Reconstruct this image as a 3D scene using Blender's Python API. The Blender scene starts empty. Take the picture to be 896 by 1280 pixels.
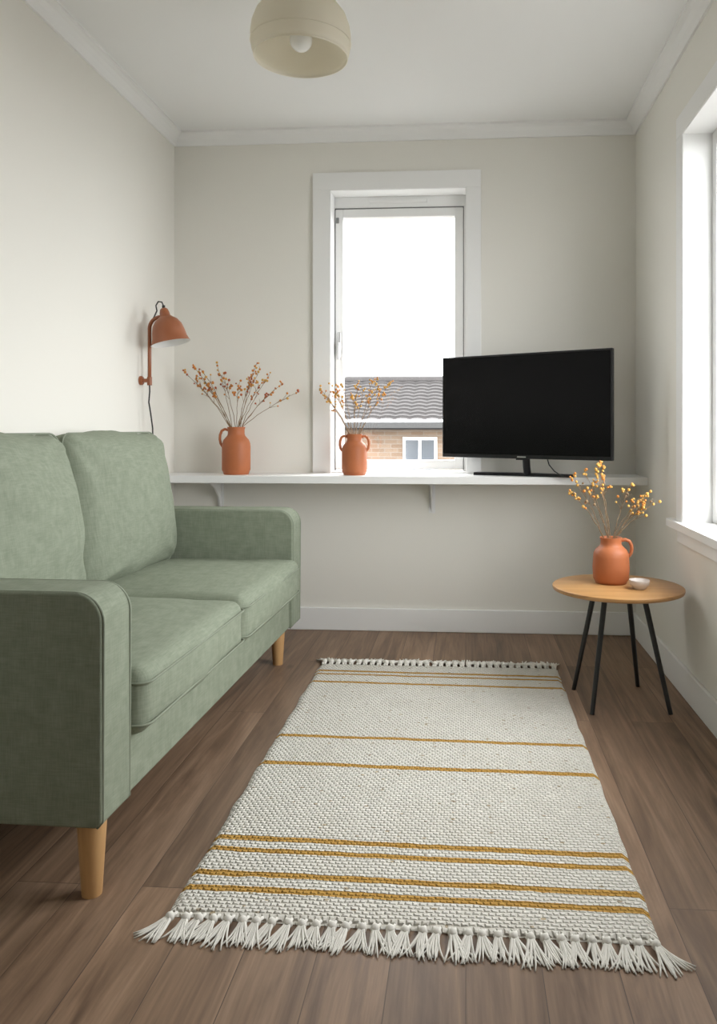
import bpy, math, random
from mathutils import Vector, Matrix, noise
random.seed(7)
S = bpy.context.scene
COL = S.collection
S.view_settings.view_transform='Standard'
S.view_settings.look='None'
S.view_settings.gamma=1.06

# ------------------------------------------------------------------ helpers
def empty(name, loc=(0,0,0), rz=0.0):
    o = bpy.data.objects.new(name, None)
    o.location = loc; o.rotation_euler = (0,0,rz); o.empty_display_size = .1
    COL.objects.link(o); return o

class MB:
    def __init__(s): s.v=[]; s.f=[]; s.mi=[]
    def add(s, vs, fs, mi=0, M=None):
        b=len(s.v)
        for p in vs:
            p=Vector(p)
            if M is not None: p = M@p
            s.v.append(p)
        for f in fs:
            s.f.append([i+b for i in f]); s.mi.append(mi)
    def box(s,x0,x1,y0,y1,z0,z1,mi=0,M=None):
        vs=[(x0,y0,z0),(x1,y0,z0),(x1,y1,z0),(x0,y1,z0),(x0,y0,z1),(x1,y0,z1),(x1,y1,z1),(x0,y1,z1)]
        fs=[(0,3,2,1),(4,5,6,7),(0,1,5,4),(1,2,6,5),(2,3,7,6),(3,0,4,7)]
        s.add(vs,fs,mi,M)
    def tube(s,pts,rad,seg=8,mi=0,cap=True,M=None):
        pts=[Vector(p) for p in pts]; n=len(pts)
        if not hasattr(rad,'__len__'): rad=[rad]*n
        vs=[];fs=[]
        up=Vector((0,0,1)); prev=None
        for i in range(n):
            t=(pts[min(i+1,n-1)]-pts[max(i-1,0)])
            if t.length<1e-9: t=Vector((0,0,1))
            t.normalize()
            if prev is None:
                a = Vector((1,0,0)) if abs(t.z)>.9 else up
                u=t.cross(a).normalized()
            else:
                u=(prev-t*prev.dot(t))
                if u.length<1e-6: u=t.cross(Vector((1,.3,0)))
                u.normalize()
            prev=u; w=t.cross(u)
            for k in range(seg):
                an=2*math.pi*k/seg
                vs.append(pts[i]+(u*math.cos(an)+w*math.sin(an))*rad[i])
        for i in range(n-1):
            for k in range(seg):
                k2=(k+1)%seg
                fs.append((i*seg+k,i*seg+k2,(i+1)*seg+k2,(i+1)*seg+k))
        if cap:
            fs.append(tuple(reversed(range(seg)))); fs.append(tuple((n-1)*seg+k for k in range(seg)))
        s.add(vs,fs,mi,M)
    def lathe(s,prof,seg=48,mi=0,M=None):
        vs=[];fs=[]
        for r,z in prof:
            for k in range(seg):
                a=2*math.pi*k/seg; vs.append((r*math.cos(a),r*math.sin(a),z))
        for i in range(len(prof)-1):
            for k in range(seg):
                k2=(k+1)%seg
                fs.append((i*seg+k,i*seg+k2,(i+1)*seg+k2,(i+1)*seg+k))
        s.add(vs,fs,mi,M)
    def ball(s,c,r,mi=0,seg=8,rings=5,sq=1.0):
        vs=[(c[0],c[1],c[2]-r*sq)];fs=[]
        for i in range(1,rings):
            ph=-math.pi/2+math.pi*i/rings
            for k in range(seg):
                a=2*math.pi*k/seg
                vs.append((c[0]+r*math.cos(ph)*math.cos(a),c[1]+r*math.cos(ph)*math.sin(a),c[2]+r*sq*math.sin(ph)))
        vs.append((c[0],c[1],c[2]+r*sq))
        for k in range(seg):
            k2=(k+1)%seg
            fs.append((0,1+k2,1+k))
            for i in range(rings-2):
                fs.append((1+i*seg+k,1+i*seg+k2,1+(i+1)*seg+k2,1+(i+1)*seg+k))
            fs.append((1+(rings-2)*seg+k,1+(rings-2)*seg+k2,len(vs)-1))
        s.add(vs,fs,mi)
    def extrude_y(s,prof,y0,y1,mi=0,M=None):
        n=len(prof)
        vs=[(x,y0,z) for x,z in prof]+[(x,y1,z) for x,z in prof]
        fs=[tuple(range(n)),tuple(reversed(range(n,2*n)))]
        for i in range(n):
            j=(i+1)%n; fs.append((i,n+i,n+j,j))
        s.add(vs,fs,mi,M)
    def obj(s,name,mats,parent=None,smooth=False,bevel=0,bseg=2,loc=(0,0,0),rot=(0,0,0),subs=0,merge=False,angle=None):
        me=bpy.data.meshes.new(name)
        me.from_pydata([tuple(v) for v in s.v],[],s.f)
        if not isinstance(mats,(list,tuple)): mats=[mats]
        for m in mats: me.materials.append(m)
        for p,i in zip(me.polygons,s.mi): p.material_index=i
        import bmesh
        bm=bmesh.new(); bm.from_mesh(me)
        if merge: bmesh.ops.remove_doubles(bm,verts=bm.verts,dist=1e-5)
        bmesh.ops.recalc_face_normals(bm,faces=bm.faces)
        bm.to_mesh(me); bm.free()
        if smooth or angle:
            me.polygons.foreach_set('use_smooth',[True]*len(me.polygons))
        if angle:
            try: me.set_sharp_from_angle(angle=math.radians(angle))
            except Exception: pass
        o=bpy.data.objects.new(name,me); COL.objects.link(o)
        o.location=loc; o.rotation_euler=rot
        if parent: o.parent=parent
        if bevel:
            b=o.modifiers.new('bevel','BEVEL'); b.width=bevel; b.segments=bseg; b.limit_method='ANGLE'
            b.harden_normals=False
            me.polygons.foreach_set('use_smooth',[True]*len(me.polygons))
            w=o.modifiers.new('wn','WEIGHTED_NORMAL'); w.keep_sharp=True
        if subs:
            m=o.modifiers.new('sub','SUBSURF'); m.levels=subs; m.render_levels=subs
        return o

def B(name,x0,x1,y0,y1,z0,z1,mat,parent=None,bevel=0,bseg=2):
    m=MB(); m.box(x0,x1,y0,y1,z0,z1); return m.obj(name,mat,parent,bevel=bevel,bseg=bseg)

def cushion(mb,hx,hy,hz,r,puff=(0,0,0),n=26,wr=.004,seed=0,M=None,fold=0.0):
    h=(hx,hy,hz)
    def mp(t): return math.sin(math.pi/2*t)
    for ax in range(3):
        for sg in (-1,1):
            vs=[];fs=[]
            for i in range(n+1):
                for j in range(n+1):
                    a=mp(-1+2*i/n); b=mp(-1+2*j/n)
                    p=[0,0,0]; p[ax]=sg; p[(ax+1)%3]=a; p[(ax+2)%3]=b
                    q=Vector([p[k]*h[k] for k in range(3)])
                    inner=Vector([max(-(h[k]-r),min(h[k]-r,q[k])) for k in range(3)])
                    d=q-inner
                    if d.length>1e-9: q=inner+d.normalized()*r
                    u=[q[k]/h[k] for k in range(3)]
                    for k in range(3):
                        o1,o2=(k+1)%3,(k+2)%3
                        q[k]+=puff[k]*u[k]*max(0,1-abs(u[o1])**2.4)*max(0,1-abs(u[o2])**2.4)
                    nn=noise.noise_vector(Vector((q.x*4+seed,q.y*4,q.z*4)))+.5*noise.noise_vector(Vector((q.x*11+seed,q.y*11,q.z*11)))
                    q+=nn*wr
                    if fold:
                        # soft diagonal pull creases running in from the corners
                        cr_=0
                        for cy_,cz_ in ((1,1),(1,-1),(-1,1),(-1,-1)):
                            dy_,dz_=u[1]-cy_,u[2]-cz_
                            dist=math.hypot(dy_,dz_); ang=math.atan2(dz_*-cz_,dy_*-cy_)
                            cr_+=math.sin(ang*11+seed+cy_*2+cz_)*math.exp(-((dist-.35)/.28)**2)
                        q.x+=fold*cr_*max(0,u[0])
                    vs.append(q)
            for i in range(n):
                for j in range(n):
                    f=(i*(n+1)+j,(i+1)*(n+1)+j,(i+1)*(n+1)+j+1,i*(n+1)+j+1)
                    fs.append(f if sg>0 else tuple(reversed(f)))
            mb.add(vs,fs,0,M)

# ------------------------------------------------------------------ materials
def newmat(name):
    m=bpy.data.materials.new(name); m.use_nodes=True
    nt=m.node_tree; p=nt.nodes['Principled BSDF']; return m,nt,p
def N(nt,t,**kw):
    n=nt.nodes.new(t)
    for k,v in kw.items(): setattr(n,k,v)
    return n
def L(nt,a,b): nt.links.new(a,b)
def math_(nt,op,a,b=None,c=None):
    n=N(nt,'ShaderNodeMath',operation=op)
    for i,x in enumerate((a,b,c)):
        if x is None: continue
        if isinstance(x,(int,float)): n.inputs[i].default_value=x
        else: L(nt,x,n.inputs[i])
    return n.outputs[0]
def mixc(nt,f,a,b,mode='MIX'):
    n=N(nt,'ShaderNodeMix',data_type='RGBA',blend_type=mode)
    for s,x in ((n.inputs[0],f),(n.inputs[6],a),(n.inputs[7],b)):
        if isinstance(x,(int,float)): s.default_value=x
        elif isinstance(x,tuple): s.default_value=(*x,1) if len(x)==3 else x
        else: L(nt,x,s)
    return n.outputs[2]
def simple(name,col,rough=.5,var=.06,scale=8,bump=0.0,bscale=60,metal=0,spec=.5):
    m,nt,p=newmat(name)
    tc=N(nt,'ShaderNodeTexCoord')
    nz=N(nt,'ShaderNodeTexNoise'); nz.inputs['Scale'].default_value=scale; nz.inputs['Detail'].default_value=4
    L(nt,tc.outputs['Object'],nz.inputs['Vector'])
    a=tuple(c*(1-var) for c in col); b=tuple(min(1,c*(1+var)) for c in col)
    L(nt,mixc(nt,nz.outputs[0],a,b),p.inputs['Base Color'])
    p.inputs['Roughness'].default_value=rough; p.inputs['Metallic'].default_value=metal
    p.inputs['Specular IOR Level'].default_value=spec
    if bump:
        n2=N(nt,'ShaderNodeTexNoise'); n2.inputs['Scale'].default_value=bscale; n2.inputs['Detail'].default_value=3
        L(nt,tc.outputs['Object'],n2.inputs['Vector'])
        bp=N(nt,'ShaderNodeBump'); bp.inputs['Strength'].default_value=bump; bp.inputs['Distance'].default_value=.003
        L(nt,n2.outputs[0],bp.inputs['Height']); L(nt,bp.outputs[0],p.inputs['Normal'])
    return m

M_wall=simple('wall_paint',(.825,.805,.745),.75,.012,2,.12,180,spec=.25)
M_ceil=simple('ceiling_paint',(.875,.875,.865),.85,.01,2,spec=.2)
M_white=simple('white_trim_paint',(.88,.88,.87),.45,.01,3)
M_frame=simple('white_window_frame',(.82,.82,.81),.35,.01,3)
M_gasket=simple('grey_gasket',(.18,.18,.18),.6)
M_terra=simple('terracotta_glaze',(.43,.130,.048),.5,.10,14,.12,90,spec=.35)
M_terradark=simple('terracotta_lamp_metal',(.31,.097,.038),.36,.05,10)
M_black=simple('black_metal',(.012,.012,.013),.4,.1)
M_plastic=simple('black_plastic',(.007,.007,.008),.35,.1,spec=.3)
M_screen=simple('tv_screen',(.0025,.0025,.003),.22,.05,3,spec=.10)
M_cable=simple('black_cable',(.015,.015,.015),.6)
M_steel=simple('brushed_steel',(.55,.55,.55),.35,metal=1)
M_bulb=simple('frosted_bulb_glass',(.9,.9,.88),.25)
M_inner=simple('lamp_white_enamel',(.80,.79,.77),.4)
M_stem=simple('dried_stem',(.23,.14,.07),.8,.3,30)
M_berry=simple('orange_berry',(.58,.21,.03),.55,.4,60)
M_berryd=simple('rust_berry',(.40,.085,.02),.55,.4,60)
M_berryy=simple('ochre_dried_flower',(.64,.35,.07),.7,.4,60)
M_fringe=simple('rug_fringe_cotton',(.80,.775,.715),.95,.10,60)
M_bowl=simple('bowl_ceramic',(.66,.60,.56),.4,.18,40)

def wood(name,c1,c2,rough=.45,axis='y',sc=1.0):
    m,nt,p=newmat(name)
    tc=N(nt,'ShaderNodeTexCoord'); mp=N(nt,'ShaderNodeMapping')
    s={'y':(22,1.6,22),'x':(1.6,22,22),'z':(22,22,1.6)}[axis]
    mp.inputs['Scale'].default_value=tuple(k*sc for k in s)
    L(nt,tc.outputs['Object'],mp.inputs[0])
    nz=N(nt,'ShaderNodeTexNoise'); nz.inputs['Scale'].default_value=1.6; nz.inputs['Detail'].default_value=6; nz.inputs['Distortion'].default_value=.6
    L(nt,mp.outputs[0],nz.inputs['Vector'])
    cr=N(nt,'ShaderNodeValToRGB'); cr.color_ramp.elements[0].position=.3; cr.color_ramp.elements[1].position=.7
    cr.color_ramp.elements[0].color=(*c1,1); cr.color_ramp.elements[1].color=(*c2,1)
    L(nt,nz.outputs[0],cr.inputs[0]); L(nt,cr.outputs[0],p.inputs['Base Color'])
    p.inputs['Roughness'].default_value=rough
    return m
M_oak=wood('oak_leg_wood',(.48,.26,.10),(.60,.35,.15),.45,'z')
M_table=wood('oak_table_wood',(.40,.20,.07),(.54,.29,.11),.35,'x')

def floor_mat():
    m,nt,p=newmat('brown_oak_planks')
    tc=N(nt,'ShaderNodeTexCoord'); sp=N(nt,'ShaderNodeSeparateXYZ'); L(nt,tc.outputs['Object'],sp.inputs[0])
    cb=N(nt,'ShaderNodeCombineXYZ'); L(nt,sp.outputs[1],cb.inputs[0]); L(nt,sp.outputs[0],cb.inputs[1])
    br=N(nt,'ShaderNodeTexBrick'); br.offset=.37; br.offset_frequency=2
    br.inputs['Scale'].default_value=1; br.inputs['Brick Width'].default_value=1.75; br.inputs['Row Height'].default_value=.145
    br.inputs['Mortar Size'].default_value=.0011; br.inputs['Mortar Smooth'].default_value=.3
    br.inputs['Color1'].default_value=(.0,.0,.0,1); br.inputs['Color2'].default_value=(1,1,1,1); br.inputs['Mortar'].default_value=(.5,.5,.5,1)
    L(nt,cb.outputs[0],br.inputs['Vector'])
    off=N(nt,'ShaderNodeVectorMath',operation='MULTIPLY_ADD')
    L(nt,br.outputs['Color'],off.inputs[0]); off.inputs[1].default_value=(7,13,5)
    mp=N(nt,'ShaderNodeMapping'); mp.inputs['Scale'].default_value=(14,1.1,1)
    L(nt,tc.outputs['Object'],mp.inputs[0]); L(nt,mp.outputs[0],off.inputs[2])
    n1=N(nt,'ShaderNodeTexNoise'); n1.inputs['Scale'].default_value=1.0; n1.inputs['Detail'].default_value=8; n1.inputs['Roughness'].default_value=.62; n1.inputs['Distortion'].default_value=1.2
    L(nt,off.outputs[0],n1.inputs['Vector'])
    mp2=N(nt,'ShaderNodeMapping'); mp2.inputs['Scale'].default_value=(120,4,1)
    L(nt,tc.outputs['Object'],mp2.inputs[0])
    n2=N(nt,'ShaderNodeTexNoise'); n2.inputs['Scale'].default_value=1; n2.inputs['Detail'].default_value=4
    L(nt,mp2.outputs[0],n2.inputs['Vector'])
    cr=N(nt,'ShaderNodeValToRGB'); e=cr.color_ramp.elements
    e[0].position=.30; e[0].color=(.112,.067,.042,1); e[1].position=.72; e[1].color=(.325,.215,.143,1)
    x=e.new(.5); x.color=(.212,.134,.085,1)
    L(nt,n1.outputs[0],cr.inputs[0])
    c=mixc(nt,.38,cr.outputs[0],n2.outputs[0],'OVERLAY')
    tint=mixc(nt,br.outputs['Color'],(.80,.79,.78),(1.14,1.12,1.10))
    c=mixc(nt,1.0,c,tint,'MULTIPLY')
    vk=N(nt,'ShaderNodeTexVoronoi'); vk.inputs['Scale'].default_value=1.0
    mk=N(nt,'ShaderNodeMapping'); mk.inputs['Scale'].default_value=(4.5,2.2,1); L(nt,tc.outputs['Object'],mk.inputs[0]); L(nt,mk.outputs[0],vk.inputs['Vector'])
    kr=N(nt,'ShaderNodeValToRGB'); kr.color_ramp.elements[0].position=.0; kr.color_ramp.elements[0].color=(.55,.55,.55,1); kr.color_ramp.elements[1].position=.10; kr.color_ramp.elements[1].color=(0,0,0,1)
    L(nt,vk.outputs['Distance'],kr.inputs[0])
    c=mixc(nt,kr.outputs[0],c,(.05,.03,.02))
    c=mixc(nt,math_(nt,'MULTIPLY',br.outputs['Fac'],.75),c,(.04,.025,.017))
    L(nt,c,p.inputs['Base Color'])
    r=math_(nt,'MULTIPLY_ADD',n1.outputs[0],.15,.42); L(nt,r,p.inputs['Roughness'])
    p.inputs['Specular IOR Level'].default_value=.32
    h=math_(nt,'SUBTRACT',math_(nt,'MULTIPLY',n2.outputs[0],.15),br.outputs['Fac'])
    bp=N(nt,'ShaderNodeBump'); bp.inputs['Strength'].default_value=.35; bp.inputs['Distance'].default_value=.002
    L(nt,h,bp.inputs['Height']); L(nt,bp.outputs[0],p.inputs['Normal'])
    return m
M_floor=floor_mat()

def fabric(name,c1,c2):
    m,nt,p=newmat(name)
    tc=N(nt,'ShaderNodeTexCoord')
    outs=[]
    for sc in ((340,24,24),(24,340,24),(24,24,340)):
        mp=N(nt,'ShaderNodeMapping'); mp.inputs['Scale'].default_value=sc
        L(nt,tc.outputs['Object'],mp.inputs[0])
        nz=N(nt,'ShaderNodeTexNoise'); nz.inputs['Scale'].default_value=1; nz.inputs['Detail'].default_value=2
        L(nt,mp.outputs[0],nz.inputs['Vector']); outs.append(nz.outputs[0])
    s=math_(nt,'DIVIDE',math_(nt,'ADD',math_(nt,'ADD',outs[0],outs[1]),outs[2]),3)
    cr=N(nt,'ShaderNodeValToRGB'); e=cr.color_ramp.elements
    e[0].position=.38; e[0].color=(*c1,1); e[1].position=.62; e[1].color=(*c2,1)
    L(nt,s,cr.inputs[0])
    L(nt,cr.outputs[0],p.inputs['Base Color']); p.inputs['Roughness'].default_value=.95
    p.inputs['Specular IOR Level'].default_value=.1
    bp=N(nt,'ShaderNodeBump'); bp.inputs['Strength'].default_value=.5; bp.inputs['Distance'].default_value=.0013
    L(nt,s,bp.inputs['Height']); L(nt,bp.outputs[0],p.inputs['Normal'])
    return m
M_fab=fabric('sage_green_linen',(.205,.235,.172),(.275,.308,.235))
M_pipe=simple('sage_piping',(.22,.25,.185),.9,.1,40)

def rug_mat():
    m,nt,p=newmat('woven_cotton_rug')
    tc=N(nt,'ShaderNodeTexCoord')
    nd=N(nt,'ShaderNodeTexNoise'); nd.inputs['Scale'].default_value=24; L(nt,tc.outputs['Object'],nd.inputs['Vector'])
    va=N(nt,'ShaderNodeVectorMath',operation='MULTIPLY_ADD'); L(nt,nd.outputs['Color'],va.inputs[0]); va.inputs[1].default_value=(.014,.010,0)
    L(nt,tc.outputs['Object'],va.inputs[2])
    br=N(nt,'ShaderNodeTexBrick'); br.offset=.5
    br.inputs['Scale'].default_value=1; br.inputs['Brick Width'].default_value=.016; br.inputs['Row Height'].default_value=.0125
    br.inputs['Mortar Size'].default_value=.0048; br.inputs['Mortar Smooth'].default_value=1
    br.inputs['Color1'].default_value=(.90,.90,.90,1); br.inputs['Color2'].default_value=(1,1,1,1); br.inputs['Mortar'].default_value=(.90,.89,.87,1)
    L(nt,va.outputs[0],br.inputs['Vector'])
    sp=N(nt,'ShaderNodeSeparateXYZ'); L(nt,va.outputs[0],sp.inputs[0])
    yy=math_(nt,'MULTIPLY_ADD',sp.outputs[0],.022,sp.outputs[1])
    acc=None
    # stripe positions measured from the near edge of the rug
    for y,w in ((.113,.0115),(.173,.0115),(.276,.0105),(.330,.0115),(.776,.012),(.993,.011),(1.558,.010),(1.658,.008),(1.703,.010)):
        c=math_(nt,'COMPARE',yy,y,w)
        acc=c if acc is None else math_(nt,'MAXIMUM',acc,c)
    mv=N(nt,'ShaderNodeMapping'); mv.inputs['Scale'].default_value=(30,44,1); L(nt,tc.outputs['Object'],mv.inputs[0])
    vo=N(nt,'ShaderNodeTexVoronoi'); vo.inputs['Scale'].default_value=1; L(nt,mv.outputs[0],vo.inputs['Vector'])
    dot=math_(nt,'LESS_THAN',vo.outputs['Distance'],.18)
    sc=N(nt,'ShaderNodeSeparateColor'); L(nt,vo.outputs['Color'],sc.inputs[0])
    dot=math_(nt,'MULTIPLY',dot,math_(nt,'GREATER_THAN',sc.outputs[0],.66))
    n2=N(nt,'ShaderNodeTexNoise'); n2.inputs['Scale'].default_value=9; n2.inputs['Detail'].default_value=5; L(nt,tc.outputs['Object'],n2.inputs['Vector'])
    cream=mixc(nt,n2.outputs[0],(.78,.745,.665),(.90,.88,.82))
    n3=N(nt,'ShaderNodeTexNoise'); n3.inputs['Scale'].default_value=70; L(nt,tc.outputs['Object'],n3.inputs['Vector'])
    ochre=mixc(nt,n3.outputs[0],(.40,.19,.035),(.72,.44,.12))
    c=mixc(nt,math_(nt,'MULTIPLY',dot,.7),cream,mixc(nt,sc.outputs[1],(.27,.19,.10),(.50,.35,.14)))
    c=mixc(nt,acc,c,ochre)
    c=mixc(nt,1.0,c,br.outputs['Color'],'MULTIPLY')
    L(nt,c,p.inputs['Base Color']); p.inputs['Roughness'].default_value=.95; p.inputs['Specular IOR Level'].default_value=.1
    h=math_(nt,'ADD',math_(nt,'SUBTRACT',1.0,br.outputs['Fac']),math_(nt,'MULTIPLY',n3.outputs[0],.8))
    bp=N(nt,'ShaderNodeBump'); bp.inputs['Strength'].default_value=.95; bp.inputs['Distance'].default_value=.006
    L(nt,h,bp.inputs['Height']); L(nt,bp.outputs[0],p.inputs['Normal'])
    return m
M_rug=rug_mat()

def glass_mat():
    m=bpy.data.materials.new('window_glass'); m.use_nodes=True; nt=m.node_tree; nt.nodes.clear()
    o=N(nt,'ShaderNodeOutputMaterial'); t=N(nt,'ShaderNodeBsdfTransparent'); g=N(nt,'ShaderNodeBsdfGlossy'); g.inputs['Roughness'].default_value=.02
    mx=N(nt,'ShaderNodeMixShader'); mx.inputs[0].default_value=.04
    t.inputs[0].default_value=(.98,.98,.98,1)
    L(nt,t.outputs[0],mx.inputs[1]); L(nt,g.outputs[0],mx.inputs[2]); L(nt,mx.outputs[0],o.inputs[0]); return m
M_glass=glass_mat()

def shade_mat():
    m=bpy.data.materials.new('cream_lampshade'); m.use_nodes=True; nt=m.node_tree; nt.nodes.clear()
    o=N(nt,'ShaderNodeOutputMaterial'); d=N(nt,'ShaderNodeBsdfDiffuse'); t=N(nt,'ShaderNodeBsdfTranslucent'); g=N(nt,'ShaderNodeBsdfGlossy'); g.inputs['Roughness'].default_value=.3
    tc=N(nt,'ShaderNodeTexCoord'); nz=N(nt,'ShaderNodeTexNoise'); nz.inputs['Scale'].default_value=9
    L(nt,tc.outputs['Object'],nz.inputs['Vector'])
    c=mixc(nt,nz.outputs[0],(.93,.885,.77),(.96,.925,.83))
    L(nt,c,d.inputs[0]); L(nt,c,t.inputs[0])
    mx=N(nt,'ShaderNodeMixShader'); mx.inputs[0].default_value=.5
    L(nt,d.outputs[0],mx.inputs[1]); L(nt,t.outputs[0],mx.inputs[2])
    m2=N(nt,'ShaderNodeMixShader'); m2.inputs[0].default_value=.04
    L(nt,mx.outputs[0],m2.inputs[1]); L(nt,g.outputs[0],m2.inputs[2]); L(nt,m2.outputs[0],o.inputs[0]); return m
M_shade=shade_mat()

# ------------------------------------------------------------------ room shell
XL,XR,YB,YF,H=-1.507,.844,4.05,-2.0,2.55
B('floor',XL-.2,XR+.2,YF-.2,YB+.2,-.1,0,M_floor)
B('ceiling',XL-.2,XR+.2,YF-.2,YB+.2,H,H+.1,M_ceil)
B('wall_left',XL-.2,XL,YF-.2,YB+.2,0,H,M_wall)
B('wall_front',XL,XR,YF-.2,YF,0,H,M_wall)
# back wall with opening
ox0,ox1,oz0,oz1=-.689,.004,.80,2.24
m=MB()
m.box(XL,ox0,YB,YB+.2,0,H); m.box(ox1,XR,YB,YB+.2,0,H); m.box(ox0,ox1,YB,YB+.2,0,oz0); m.box(ox0,ox1,YB,YB+.2,oz1,H)
m.obj('wall_back',M_wall)
# right wall with opening
py0,py1,pz0,pz1=1.65,3.12,.67,2.155
m=MB()
m.box(XR,XR+.2,YF-.2,py0,0,H); m.box(XR,XR+.2,py1,YB+.2,0,H); m.box(XR,XR+.2,py0,py1,0,pz0-.01); m.box(XR,XR+.2,py0,py1,pz1,H)
m.obj('wall_right',M_wall)
# baseboards
B('baseboard_back',XL,XR,YB-.016,YB,0,.115,M_white,bevel=.004)
B('baseboard_left',XL,XL+.016,YF,YB-.016,0,.115,M_white,bevel=.004)
B('baseboard_right',XR-.016,XR,YF,YB-.016,0,.115,M_white,bevel=.004)
# crown
prof=[(0,0),(0,-.062),(.010,-.062),(.014,-.052),(.022,-.036),(.036,-.020),(.050,-.012),(.058,-.010),(.058,0)]
def crown(name,M,l):
    mb=MB(); mb.extrude_y(prof,0,l,0,M); mb.obj(name,M_white)
crown('trim_1',Matrix.Translation((XL,YF,H)),YB-YF)
crown('trim_2',Matrix.Translation((XR,YB,H))@Matrix.Rotation(math.pi,4,'Z'),YB-YF)
crown('trim_3',Matrix.Translation((XL,YB,H))@Matrix.Rotation(-math.pi/2,4,'Z'),XR-XL)

# back window ------------------------------------------------------
w=empty('window_1',((ox0+ox1)/2,YB,oz0))
def WB(name,x0,x1,y0,y1,z0,z1,mat,par=w,bevel=.002):
    c=par.location; return B(name,x0-c.x,x1-c.x,y0-c.y,y1-c.y,z0-c.z,z1-c.z,mat,par,bevel)
t=.088
WB('casing_left',ox0-t,ox0,YB-.022,YB,oz0,oz1,M_white)
WB('casing_right',ox1,ox1+t-.015,YB-.022,YB,oz0,oz1,M_white)
WB('casing_top',ox0-t,ox1+t-.015,YB-.022,YB,oz1,oz1+t,M_white)
WB('reveal_left',ox0,ox0+.004,YB-.02,YB+.2,oz0,oz1,M_white)
WB('reveal_right',ox1-.004,ox1,YB-.02,YB+.2,oz0,oz1,M_white)
WB('reveal_top',ox0,ox1,YB-.02,YB+.2,oz1-.004,oz1,M_white)
WB('inner_sill',ox0,ox1,YB,YB+.2,oz0-.004,oz0+.008,M_white)
fy=YB+.10
WB('header',ox0+.004,ox1-.004,fy,fy+.07,oz1-.060,oz1-.004,M_frame)
WB('vent_slot',-.50,-.20,fy-.008,fy,oz1-.038,oz1-.020,M_frame)
WB('gasket_top',ox0+.006,ox1-.006,fy+.004,fy+.06,oz1-.066,oz1-.058,M_gasket)
WB('gasket_left',ox0+.004,ox0+.009,fy+.006,fy+.06,oz0+.01,oz1-.06,M_gasket)
WB('gasket_right',ox1-.018,ox1-.012,fy+.006,fy+.06,oz0+.01,oz1-.06,M_gasket)
WB('frame_right',ox1-.013,ox1-.003,fy-.004,fy+.06,oz0+.008,oz1-.06,M_frame)
sx0,sx1,sz0,sz1=ox0+.008,ox1-.017,oz0+.016,oz1-.066
WB('sash_left',sx0,sx0+.042,fy,fy+.05,sz0,sz1,M_frame,bevel=.005)
WB('sash_right',sx1-.045,sx1,fy,fy+.05,sz0,sz1,M_frame,bevel=.005)
WB('sash_top',sx0+.04,sx1-.04,fy,fy+.05,sz1-.045,sz1,M_frame,bevel=.005)
WB('sash_bottom',sx0+.04,sx1-.04,fy,fy+.05,sz0,sz0+.048,M_frame,bevel=.005)
WB('glass',sx0+.04,sx1-.04,fy+.024,fy+.028,sz0+.04,sz1-.04,M_glass,bevel=0)
WB('handle_base',sx0+.011,sx0+.031,fy-.012,fy,1.40,1.53,M_steel,bevel=.004)
WB('handle_lever',sx0+.014,sx0+.028,fy-.040,fy-.026,1.385,1.475,M_steel,bevel=.005)
WB('handle_stem',sx0+.015,sx0+.027,fy-.035,fy-.01,1.46,1.475,M_steel,bevel=.002)
WB('hinge',sx0+.004,sx0+.02,fy-.004,fy,2.10,2.13,M_gasket,bevel=.002)

# right window -----------------------------------------------------
w2=empty('window_2',(XR,(py0+py1)/2,pz0))
def W2(name,*a,mat=M_white,bevel=.002): return WB(name,*a,mat,w2,bevel)
t=.083
W2('casing_far',XR-.022,XR,py1,py1+t,pz0,pz1)
W2('casing_near',XR-.022,XR,py0-t,py0,pz0,pz1)
W2('casing_top',XR-.022,XR,py0-t,py1+t,pz1,pz1+t)
W2('casing_bottom',XR-.018,XR,py0-t,py1+t,pz0-.085,pz0-.028)
W2('sill',XR-.002,XR+.2,py0,py1,pz0-.01,pz0)
W2('sill_nose',XR-.045,XR,py0-.13,py1+.15,pz0-.03,pz0)
W2('reveal_far',XR-.02,XR+.2,py1-.004,py1,pz0,pz1)
W2('reveal_near',XR-.02,XR+.2,py0,py0+.004,pz0,pz1)
W2('reveal_top',XR-.02,XR+.2,py0,py1,pz1-.004,pz1)
fx=XR+.09
for nm,a,b in (('a',py0+.004,(py0+py1)/2),('b',(py0+py1)/2,py1-.004)):
    W2('sash_near_'+nm,fx,fx+.05,a,a+.05,pz0,pz1-.004,mat=M_frame,bevel=.004)
    W2('sash_far_'+nm,fx,fx+.05,b-.05,b,pz0,pz1-.004,mat=M_frame,bevel=.004)
    W2('sash_top_'+nm,fx,fx+.05,a+.05,b-.05,pz1-.055,pz1-.004,mat=M_frame,bevel=.004)
    W2('sash_bottom_'+nm,fx,fx+.05,a+.05,b-.05,pz0,pz0+.05,mat=M_frame,bevel=.004)
    W2('glass_'+nm,fx+.02,fx+.024,a+.045,b-.045,pz0+.045,pz1-.05,mat=M_glass,bevel=0)

# ------------------------------------------------------------------ wall shelf
sh=empty('wall_shelf',(0,YB,.80))
B('board',XL+.001,XR-.001,-.27,-.0005,-.036,0,M_white,sh,bevel=.002)
for i,bx in enumerate((-1.26,-.17)):
    mb=MB()
    mb.box(bx-.016,bx+.016,-.007,0,-.20,-.036)
    mb.box(bx-.016,bx+.016,-.22,0,-.043,-.036)
    mb.extrude_y([(0,0),(.18,0),(.10,-.03),(.03,-.08),(0,-.155)],-.004,.004,0,Matrix.Translation((bx,-.006,-.042))@Matrix.Rotation(-math.pi/2,4,'Z'))
    mb.ball((bx,-.008,-.175),.006)
    mb.obj('bracket_%d'%(i+1),M_frame,sh)

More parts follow.
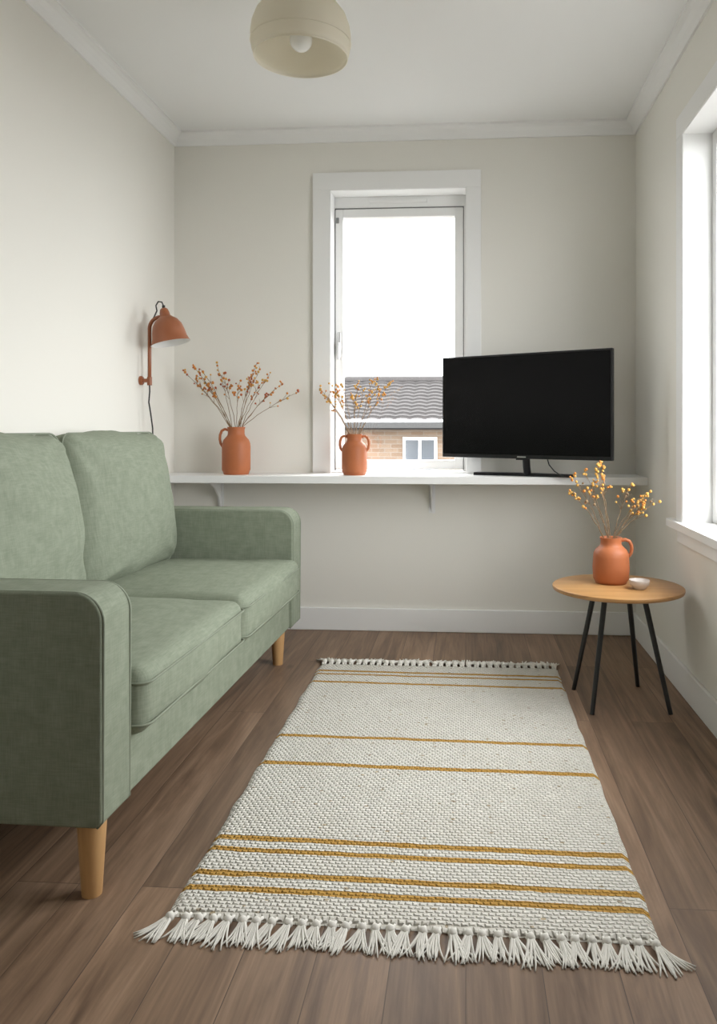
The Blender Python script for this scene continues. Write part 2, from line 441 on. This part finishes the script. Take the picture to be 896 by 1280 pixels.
# ------------------------------------------------------------------ sofa
sofa=empty('green_two_seat_sofa',(-.78,1.668,0),math.radians(-1.22))
Ls=1.88; AT=.145; D=-.715
def arm_prof():
    x0,x1,z0,z1=D,0,.165,.675
    r=.065; p=[(x0,z0),(x1-.012,z0),(x1,z0+.012)]
    for k in range(9):
        a=math.pi/2*k/8
        p.append((x1-r+r*math.cos(a),z1-r+r*math.sin(a)))
    p+= [(x0+.03,z1),(x0,z1-.03)]
    return p
AP=arm_prof()
for nm,y0 in (('arm_near',0),('arm_far',Ls-AT)):
    mb=MB(); mb.extrude_y(AP,y0,y0+AT)
    mb.obj(nm,M_fab,sofa,bevel=.016,bseg=4)
    mp=MB()
    for yy in (y0+.008,y0+AT-.008):
        pts=[]
        for (x,z) in AP[1:-1]:
            pts.append((x+.0005 if x>-.02 else x,yy,z+.0005))
        mp.tube([(x-.003 if x>-.1 and z<.6 else x, y, z-.003 if z>.6 else z) for x,y,z in pts],.0038,6)
    mp.obj(nm+'_piping',M_pipe,sofa,smooth=True)
B('front_rail',D+.02,-.014,AT-.005,Ls-AT+.005,.165,.315,M_fab,sofa,bevel=.012,bseg=3)
B('back_frame',D,D+.05,.03,Ls-.03,.165,.84,M_fab,sofa,bevel=.02,bseg=3)
sw=(Ls-2*AT)/2
for i in range(2):
    cy=AT+sw*(i+.5)
    mb=MB(); cushion(mb,.355,sw/2-.003,.080,.038,(.012,.002,.024),n=30,wr=.006,seed=3+i*9)
    mb.obj('seat_cushion_%d'%(i+1),M_fab,sofa,smooth=True,merge=True,loc=(-.325,cy,.385))
    mp=MB(); 
    for zz in (.047,-.052):
        pts=[]
        hx,hy,r=.361,sw/2-.004,.035
        for (sx,sy,a0) in ((1,1,0),(-1,1,90),(-1,-1,180),(1,-1,270)):
            for k in range(6):
                a=math.radians(a0+90*k/5)
                pts.append((sx*(hx-r)+r*math.cos(a),sy*(hy-r)+r*math.sin(a),zz))
        fine=[]
        for a_,b_ in zip(pts,pts[1:]+pts[:1]):
            n_=max(1,int((Vector(b_)-Vector(a_)).length/.04))
            for k in range(n_): fine.append(Vector(a_).lerp(Vector(b_),k/n_))
        fine.append(fine[0])
        mp.tube(fine,.0032,6)
    mp.obj('seat_piping_%d'%(i+1),M_pipe,sofa,smooth=True,loc=(-.325,cy,.385))
    mb=MB(); cushion(mb,.070,sw/2-.006,.275,.060,(.062,.004,.008),n=44,wr=.012,seed=20+i*5,fold=.0045)
    ob=mb.obj('back_cushion_%d'%(i+1),M_fab,sofa,smooth=True,merge=True,loc=(-.600,cy,.735),rot=(0,math.radians(-9),math.radians(0)))
    mp=MB(); pts=[]
    hy,hz,r=sw/2-.006,.275,.055
    for (sy,sz,a0) in ((1,1,0),(-1,1,90),(-1,-1,180),(1,-1,270)):
        for k in range(7):
            a=math.radians(a0+90*k/6)
            pts.append(Vector((0.028,sy*(hy-r)+r*math.cos(a),sz*(hz-r)+r*math.sin(a))))
    pts.append(pts[0]); mp.tube(pts,.0035,6)
    mp.obj('back_piping_%d'%(i+1),M_pipe,sofa,smooth=True,loc=(-.600,cy,.735),rot=(0,math.radians(-9),0))
for i,(lx,ly) in enumerate(((-.045,.045),(-.075,Ls-.11),(-.66,.06),(-.66,Ls-.10))):
    mb=MB(); mb.lathe([(0,0),(.021,0),(.022,.004),(.032,.168),(0,.168)],28)
    mb.obj('leg_%d'%(i+1),M_oak,sofa,angle=50,loc=(lx,ly,0))

# ------------------------------------------------------------------ rug
rx0,rx1,ry0,ry1=-.628,.388,1.632,3.43
rug=empty('striped_woven_rug',(rx0,ry0,0))
W,Lr=rx1-rx0,ry1-ry0
nx,ny=70,150
vs=[];fs=[]
for j in range(ny+1):
    for i in range(nx+1):
        u,v=i/nx,j/ny
        x=u*W; y=v*Lr
        ex=noise.noise(Vector((3.1,y*9,0)))*.006 if i in(0,1) else (noise.noise(Vector((8.1,y*9,0)))*.006 if i>=nx-1 else 0)
        ey=noise.noise(Vector((x*9,5.1,0)))*.005 if j<2 or j>=ny-1 else 0
        z=.0115+noise.noise(Vector((x*6,y*6,2)))*.0015
        if i in(0,nx) or j in(0,ny): z=.001
        y2=y+ey-.022*(u-.5)*(1-v)
        vs.append((x+ex,y2,z))
for j in range(ny):
    for i in range(nx):
        a=j*(nx+1)+i; fs.append((a,a+1,a+nx+2,a+nx+1))
mb=MB(); mb.add(vs,fs); mb.obj('rug_body',M_rug,rug,smooth=True)
fr=MB()
def tassels(yedge,sgn,count,length,tilt):
    for k in range(count):
        u=(k+.5)/count; x=u*W
        ye=yedge-(.022*(u-.5) if sgn<0 else 0)
        fan=(u-.5)*tilt+random.uniform(-.28,.28)
        kx=x+random.uniform(-.003,.003); ky=ye+sgn*.016
        big=1.0 if sgn<0 else 1.35
        kb=1.15 if sgn<0 else 1.35
        fr.tube([(x-.006,ye-sgn*.004,.009),(kx-.002,ky,.011)],.0036*big,6)
        fr.tube([(x+.006,ye-sgn*.004,.009),(kx+.002,ky,.011)],.0036*big,6)
        fr.ball((kx,ky,.0105*kb),.0088*kb,seg=8,rings=6)
        ln=length*random.uniform(.85,1.12)
        ns=13 if sgn<0 else 7
        for s_ in range(ns):
            o=(s_/(ns-1)-.5)
            a=fan+o*.62+random.uniform(-.07,.07)
            l=ln*random.uniform(.85,1.05)
            bend=random.uniform(-.25,.25)
            pts=[]
            for q in range(6):
                tq=q/5
                aa=a+bend*tq
                pts.append((kx+o*.008+math.sin(aa)*l*tq, ky+sgn*math.cos(aa)*l*tq, (.0095*(1-tq)**1.5+.0028+abs(math.sin(s_*2.1))*.003*(1-tq))*big))
            fr.tube(pts,[q*(1.0 if sgn<0 else 1.7) for q in (.0023,.0026,.0025,.0022,.0019,.0013)],5)
tassels(0,-1,33,.074,.5)
tassels(Lr,1,34,.090,.3)
fr.obj('fringe',M_fringe,rug,smooth=True)

# ------------------------------------------------------------------ side table
tb=empty('round_side_table',(.572,3.07,0))
mb=MB(); R=.243
mb.lathe([(0,.417),(R-.010,.417),(R-.003,.420),(R,.426),(R-.001,.433),(R-.004,.435),(0,.435)],96)
mb.obj('top',M_table,tb,angle=40)
feet=((-.148,.119),(-.119,-.153),(.112,.177),(.163,-.133))
for i,(a,b) in enumerate(feet):
    mb=MB(); k=.50
    mb.tube([(a,b,0),(a*k,b*k,.417)],[.0085,.0105],14)
    mb.obj('leg_%d'%(i+1),M_black,tb,smooth=False,angle=50)
mb=MB(); mb.box(-.09,.09,-.012,.012,.408,.417); mb.box(-.012,.012,-.09,.09,.408,.417); mb.obj('underframe',M_black,tb)

# bowl
mb=MB(); mb.lathe([(0,0),(.019,0),(.022,.003),(.034,.016),(.0375,.030),(.0365,.034),(.034,.033),(.031,.018),(.018,.008),(0,.006)],40)
mb.obj('small_ceramic_bowl',M_bowl,None,angle=60,loc=(.640,3.010,.4352))

# ------------------------------------------------------------------ vases
def vase(name,loc,R,h,handles,round_=0.0):
    prof=[(0,0),(.86*R,0),(.93*R,.012*h/.2),(R,.10*h),(R*(1+round_),.35*h),(R,.58*h),(.97*R,.66*h),(.88*R,.73*h),(.72*R,.785*h),(.62*R,.82*h),(.585*R,.86*h),(.585*R,.94*h),(.63*R,.985*h),(.63*R,h),(.57*R,h),(.52*R,.95*h),(.52*R,.84*h),(.80*R,.70*h),(.9*R,.5*h),(.88*R,.1*h),(0,.06*h)]
    e=empty(name,loc)
    mb=MB(); mb.lathe(prof,56); mb.obj('body',M_terra,e,angle=70)
    for i,an in enumerate(handles):
        ca,sa=math.cos(an),math.sin(an)
        key=[(.55,.93),(.80,.955),(1.02,.92),(1.14,.83),(1.16,.74),(1.10,.65),(.96,.585)]
        pts=[]
        for q in range(len(key)-1):
            for s_ in range(3):
                tq=s_/3; r_=key[q][0]*(1-tq)+key[q+1][0]*tq; z_=key[q][1]*(1-tq)+key[q+1][1]*tq
                pts.append((r_*R*ca,r_*R*sa,z_*h))
        pts.append((key[-1][0]*R*ca,key[-1][0]*R*sa,key[-1][1]*h))
        mb=MB(); mb.tube(pts,.0065,10); mb.obj('handle_%d'%(i+1),M_terra,e,smooth=True)
    return e
V1=(-1.136,3.90,.8002); V2=(-.545,3.90,.8002); V3=(.557,3.125,.4352)
vase('terracotta_vase',V1,.070,.235,(math.radians(185),))
vase('terracotta_vase',V2,.062,.200,(math.radians(180),0.0))
vase('terracotta_vase',V3,.067,.175,(math.radians(-5),),.04)

def branches(name,loc,h,R,stems,mats,br=.006,cl=0.0,seed=1,depth=.5,start=4,choices=(1,2,2)):
    rnd=random.Random(seed); st=MB()
    x0,y0,z0=loc
    for (dx,dz) in stems:
        dy=rnd.uniform(-1,1)*depth*.12
        if y0+dy>4.0: dy=.05
        P0=Vector((rnd.uniform(-.3,.3)*R,rnd.uniform(-.3,.3)*R,h*.35))
        P1=Vector((dx*.18+rnd.uniform(-.01,.01),dy*.2,h+.02))
        P1.x=max(-.45*R,min(.45*R,P1.x)); P1.y=max(-.4*R,min(.4*R,P1.y)); P1.z=h
        P2=Vector((dx,dy,h+dz))
        mid=(P1+P2)/2+Vector((-dx*.10,0,dz*.05))
        pts=[P0,P1]
        nseg=9
        for k in range(1,nseg+1):
            t_=k/nseg
            p=P1*(1-t_)**2+mid*2*t_*(1-t_)+P2*t_**2
            p+=Vector((rnd.uniform(-1,1),rnd.uniform(-1,1),rnd.uniform(-1,1)))*.0025
            pts.append(p)
        st.tube(pts,[.0018]*2+[.0017-.0009*k/nseg for k in range(nseg)],5)
        st.ball(pts[-1],br*rnd.uniform(.8,1.2),1,7,5)
        for k in range(start,nseg+2):
            for _ in range(rnd.choice(choices)):
                b=pts[k]; d=(pts[k]-pts[k-1]).normalized()
                sd=Vector((rnd.uniform(-1,1),rnd.uniform(-.7,.7),rnd.uniform(-.2,.8)))
                l=rnd.uniform(.014,.044)*(1.1 if k<9 else .7)
                e=b+(d*.9+sd).normalized()*l
                if y0+e.y>4.02: e.y=4.02-y0
                st.tube([b,(b+e)/2+d*.003,e],[.0010,.0008,.0007],4)
                if rnd.random()<.85:
                    st.ball(e,br*rnd.uniform(.65,1.15),rnd.choice((1,1,2)) if len(mats)==2 else rnd.choice((1,1,2,3)),7,5)
                if rnd.random()<cl:
                    for c_ in range(3):
                        st.ball(e+Vector((rnd.uniform(-1,1),rnd.uniform(-1,1),rnd.uniform(-1,1)))*br*1.5,br*rnd.uniform(.6,1.0),rnd.choice((1,1,2)),6,4)
    return st.obj(name,[M_stem]+mats,None,smooth=True,loc=loc)
branches('dried_berry_branches',V1,.235,.070,[(-.25,.27),(-.20,.29),(-.15,.27),(-.21,.21),(-.11,.31),(-.06,.24),(-.13,.20),(-.17,.24),(.02,.20),(.06,.25),(.10,.30),(.13,.28),(.17,.24),(.23,.20),(.30,.165),(.20,.17),(.08,.21),(.13,.22)],[M_berry,M_berryd,M_berryy],.0062,.15,3,start=6)
branches('dried_berry_branches',V2,.200,.062,[(-.17,.22),(-.15,.19),(-.12,.24),(-.09,.20),(-.05,.23),(-.01,.18),(.02,.24),(.05,.21),(.09,.25),(.12,.22),(.17,.24),(.14,.19),(-.13,.16)],[M_berryy,M_berry],.0060,.15,5,start=6)
branches('dried_flower_branches',V3,.175,.067,[(-.15,.17),(-.13,.21),(-.09,.24),(-.05,.25),(-.08,.17),(.10,.14),(.13,.17),(.15,.13),(.08,.18),(.12,.12),(-.04,.27)],[M_berryy,M_berry,M_stem],.0058,.30,11,start=6)

# ------------------------------------------------------------------ TV
tv=empty('flat_screen_tv',(.266,3.775,.8),math.radians(-31))
mb=MB(); mb.box(-.44,.44,-.012,.012,.086,.580); mb.obj('panel_body',M_plastic,tv,bevel=.004)
B('screen',-.431,.431,-.0135,-.0119,.104,.571,M_screen,tv)
B('rear_housing',-.27,.27,.011,.045,.12,.42,M_plastic,tv,bevel=.012)
B('badge',-.022,.022,-.0140,-.0118,.092,.097,M_steel,tv)
B('ir_window',-.03,.03,-.013,-.010,.080,.087,M_plastic,tv,bevel=.002)
mb=MB(); Mb=Matrix.Translation((-.03,.078,0))@Matrix.Rotation(math.radians(8),4,'Z')
n=20; vs=[];fs=[]
for k in range(n+1):
    u=-1+2*k/n; x=u*.245; yc=-.03*(u*u)+.008; hw=.032-.006*u*u
    for (yy,zz) in ((yc-hw,.0008),(yc+hw,.0008),(yc+hw*.85,.015),(yc-hw*.85,.015)): vs.append((x,yy,zz))
for k in range(n):
    for c in range(4):
        c2=(c+1)%4; fs.append((4*k+c,4*k+c2,4*k+4+c2,4*k+4+c))
fs+=[(0,1,2,3),(4*n+3,4*n+2,4*n+1,4*n)]
mb.add(vs,fs,0,Mb); mb.obj('stand_base',M_plastic,tv,bevel=.002)
mb=MB(); mb.tube([(-.01,.070,.010),(-.01,.060,.05),(0,.035,.10),(0,.03,.16)],.018,12); mb.obj('stand_neck',M_plastic,tv,smooth=True)
mb=MB(); mb.tube([(.10,.02,.14),(.105,.035,.10),(.115,.04,.06),(.14,.045,.03),(.17,.06,.008),(.19,.10,.006),(.17,.16,.006)],.0028,8); mb.obj('cable',M_cable,tv,smooth=True)

# ------------------------------------------------------------------ wall lamp
wl=empty('terracotta_wall_lamp',(XL,3.614,1.25))
mb=MB(); mb.lathe([(0,0),(.021,0),(.021,.010),(.018,.014),(0,.014)],28,0,Matrix.Rotation(math.pi/2,4,'Y'))
mb.tube([(.008,0,0),(.050,0,0)],.009,14)
mb.tube([(.045,0,-.022),(.045,0,.016)],.011,16)
mb.obj('wall_mount',M_terradark,wl,angle=50)
mb=MB(); pts=[(.045,0,-.01),(.045,0,.10),(.045,0,.24)]
for k in range(1,9):
    a=math.radians(90*k/8); pts.append((.045+.055*(1-math.cos(a)),0,.24+.055*math.sin(a)))
pts.append((.125,0,.295))
mb.tube(pts,.0085,14); mb.obj('arm_tube',M_terradark,wl,smooth=True)
T=Matrix.Translation((.118,0,.305))@Matrix.Rotation(math.radians(-12),4,'Y')
so=[(0,.030),(.012,.030),(.018,.024),(.022,.010),(.024,-.006),(.034,-.014),(.052,-.028),(.066,-.050),(.074,-.080),(.079,-.110),(.086,-.128),(.090,-.136)]
mb=MB(); mb.lathe(so,56,0,T)
si=[(.090,-.136),(.087,-.136),(.083,-.127),(.076,-.109),(.071,-.080),(.063,-.052),(.050,-.032),(.030,-.018),(0,-.016)]
mb.lathe(si,56,1,T); mb.obj('shade',[M_terradark,M_inner],wl,angle=60)
mb=MB(); c=T@Vector((0,0,-.085)); mb.ball(c,.026,0,20,14); c2=T@Vector((0,0,-.03)); mb.tube([c,c2],.013,14); mb.obj('bulb',M_bulb,wl,smooth=True)
mb=MB(); c=T@Vector((0,0,.03))
mb.tube([c,c+Vector((0,0,.014))],.007,10)
mb.tube([c+Vector((0,0,.010)),c+Vector((-.006,-.006,.028)),c+Vector((-.022,-.008,.030)),c+Vector((-.034,-.006,.012)),c+Vector((-.030,-.004,-.012)),(.066,-.003,.290)],.0034,8)
mb.tube([(.045,0,-.02),(.046,0,-.05),(.040,.004,-.10),(.046,.010,-.15),(.055,.012,-.22),(.056,.012,-.32),(.050,.012,-.45),(.052,.012,-.60),(.030,.03,-.9),(.022,.05,-1.20)],.0036,8)
mb.obj('cable',M_cable,wl,smooth=True)

# ------------------------------------------------------------------ pendant
pl=empty('pendant_ceiling_lamp',(-.53,2.548,2.225))
pr=[(.149,0),(.156,.018),(.1605,.045),(.161,.070),(.157,.100),(.145,.132),(.122,.162),(.090,.183),(.055,.194),(.028,.197)]
mb=MB(); mb.lathe(pr,72); o=mb.obj('shade',M_shade,pl,angle=60); s_=o.modifiers.new('sol','SOLIDIFY'); s_.thickness=.0025
mb=MB(); mb.tube([(.1497*math.cos(2*math.pi*k/72),.1497*math.sin(2*math.pi*k/72),0) for k in range(73)],.0022,8,cap=False)
for zz,rr in ((.045,.1612),):
    mb.tube([(rr*math.cos(2*math.pi*k/72),rr*math.sin(2*math.pi*k/72),zz) for k in range(73)],.0012,6,cap=False)
mb.obj('rim',M_shade,pl,smooth=True)
mb=MB(); mb.ball((0,0,.055),.036,0,24,16); mb.tube([(0,0,.08),(0,0,.115)],[.026,.014],18); mb.obj('bulb',M_bulb,pl,smooth=True)
mb=MB(); mb.tube([(0,0,.11),(0,0,.20)],.019,18); mb.tube([(0,0,.19),(0,0,.30)],.003,8); mb.lathe([(0,.28),(.048,.325),(.05,.318),(.044,.300),(.01,.290),(0,.290)][1:],32); mb.obj('socket_and_rose',M_white,pl,angle=50)

# ------------------------------------------------------------------ outside
M_brick,nt,p=newmat('pale_brick')
tc=N(nt,'ShaderNodeTexCoord'); sp=N(nt,'ShaderNodeSeparateXYZ'); L(nt,tc.outputs['Object'],sp.inputs[0])
cb=N(nt,'ShaderNodeCombineXYZ'); L(nt,sp.outputs[0],cb.inputs[0]); L(nt,sp.outputs[2],cb.inputs[1])
bk=N(nt,'ShaderNodeTexBrick'); bk.inputs['Scale'].default_value=1; bk.inputs['Brick Width'].default_value=.23; bk.inputs['Row Height'].default_value=.075; bk.inputs['Mortar Size'].default_value=.008
bk.inputs['Color1'].default_value=(.15,.095,.060,1); bk.inputs['Color2'].default_value=(.20,.140,.098,1); bk.inputs['Mortar'].default_value=(.20,.17,.14,1)
L(nt,cb.outputs[0],bk.inputs['Vector']); L(nt,bk.outputs[0],p.inputs['Base Color']); p.inputs['Roughness'].default_value=.9
M_tile=simple('grey_roof_tile',(.042,.039,.039),.8,.25,3,spec=.2)
M_gutter=simple('dark_gutter',(.02,.02,.02),.5)
M_hglass=simple('house_window_glass',(.05,.06,.075),.1)
M_ground=simple('ground_paving',(.15,.147,.14),.95,.3,1)
nh=empty('neighbour_house',(-2,14,-3))
B('brick_wall',-9,11,0,5,0,4.07,M_brick,nh)
mb=MB(); vs=[];fs=[]
nxr=1000; rows=12
for j in range(rows*2+1):
    r=j//2; 
    v=(r+ (j%2))/rows if j<rows*2 else 1
    v=min(1,v)
    yb=-.40+v*1.9; zb=4.13+v*.80+(.035 if (j%2==0) else 0.0)
    for i in range(nxr+1):
        x=-9.2+20.4*i/nxr
        vs.append((x,yb,zb+.022*abs(math.sin(x*math.pi/.26))))
for j in range(rows*2):
    for i in range(nxr):
        a=j*(nxr+1)+i; fs.append((a,a+1,a+nxr+2,a+nxr+1))
mb.add(vs,fs); mb.obj('tiled_roof',M_tile,nh)
mb=MB(); mb.tube([(-9.2,1.5,4.95),(11.2,1.5,4.95)],.09,10); mb.obj('ridge_tiles',M_tile,nh)
B('gutter',-9.2,11.2,-.48,-.36,4.03,4.13,M_gutter,nh)
B('fascia',-9.2,11.2,-.36,0,4.0,4.08,M_tile,nh)
for wx in (-3.2,.90,4.5):
    mb=MB(); 
    mb.box(wx,wx+.60,-.03,.02,2.55,3.87,0); mb.box(wx+.05,wx+.275,-.035,.0,2.62,3.82,1); mb.box(wx+.325,wx+.55,-.035,.0,2.62,3.82,1)
    mb.obj('house_window',[M_frame,M_hglass],nh)
B('ground',-40,40,-20,60,-3.1,-3.0,M_ground)

# ------------------------------------------------------------------ world + portals
wd=bpy.data.worlds.new('overcast_sky'); S.world=wd; wd.use_nodes=True; nt=wd.node_tree
bg=nt.nodes['Background']
tc=N(nt,'ShaderNodeTexCoord'); sp=N(nt,'ShaderNodeSeparateXYZ'); L(nt,tc.outputs['Generated'],sp.inputs[0])
cr=N(nt,'ShaderNodeValToRGB'); e=cr.color_ramp.elements
e[0].position=.0; e[0].color=(.94,.96,.97,1); e[1].position=.6; e[1].color=(.985,1,.995,1)
L(nt,sp.outputs[2],cr.inputs[0]); L(nt,cr.outputs[0],bg.inputs[0]); bg.inputs[1].default_value=11.2
def portal(name,loc,rot,sx,sy):
    ld=bpy.data.lights.new(name,'AREA'); ld.shape='RECTANGLE'; ld.size=sx; ld.size_y=sy; ld.cycles.is_portal=True
    o=bpy.data.objects.new(name,ld); o.location=loc; o.rotation_euler=rot; COL.objects.link(o)
portal('window_portal',((ox0+ox1)/2,YB+.21,(oz0+oz1)/2),(math.radians(-90),0,0),ox1-ox0,oz1-oz0)
portal('window_portal',(XR+.21,(py0+py1)/2,(pz0+pz1)/2),(0,math.radians(90),0),pz1-pz0,py1-py0)

# ------------------------------------------------------------------ camera
cd=bpy.data.cameras.new('camera'); cam=bpy.data.objects.new('camera',cd); COL.objects.link(cam)
cd.sensor_fit='AUTO'; cd.sensor_width=36; cd.lens=36*1000/1280
cd.shift_x=-62/1280; cd.shift_y=-105/1280; cd.clip_start=.05; cd.clip_end=200
cam.location=(0,0,1.03); cam.rotation_euler=(math.radians(90),0,math.radians(4.118))
S.camera=cam
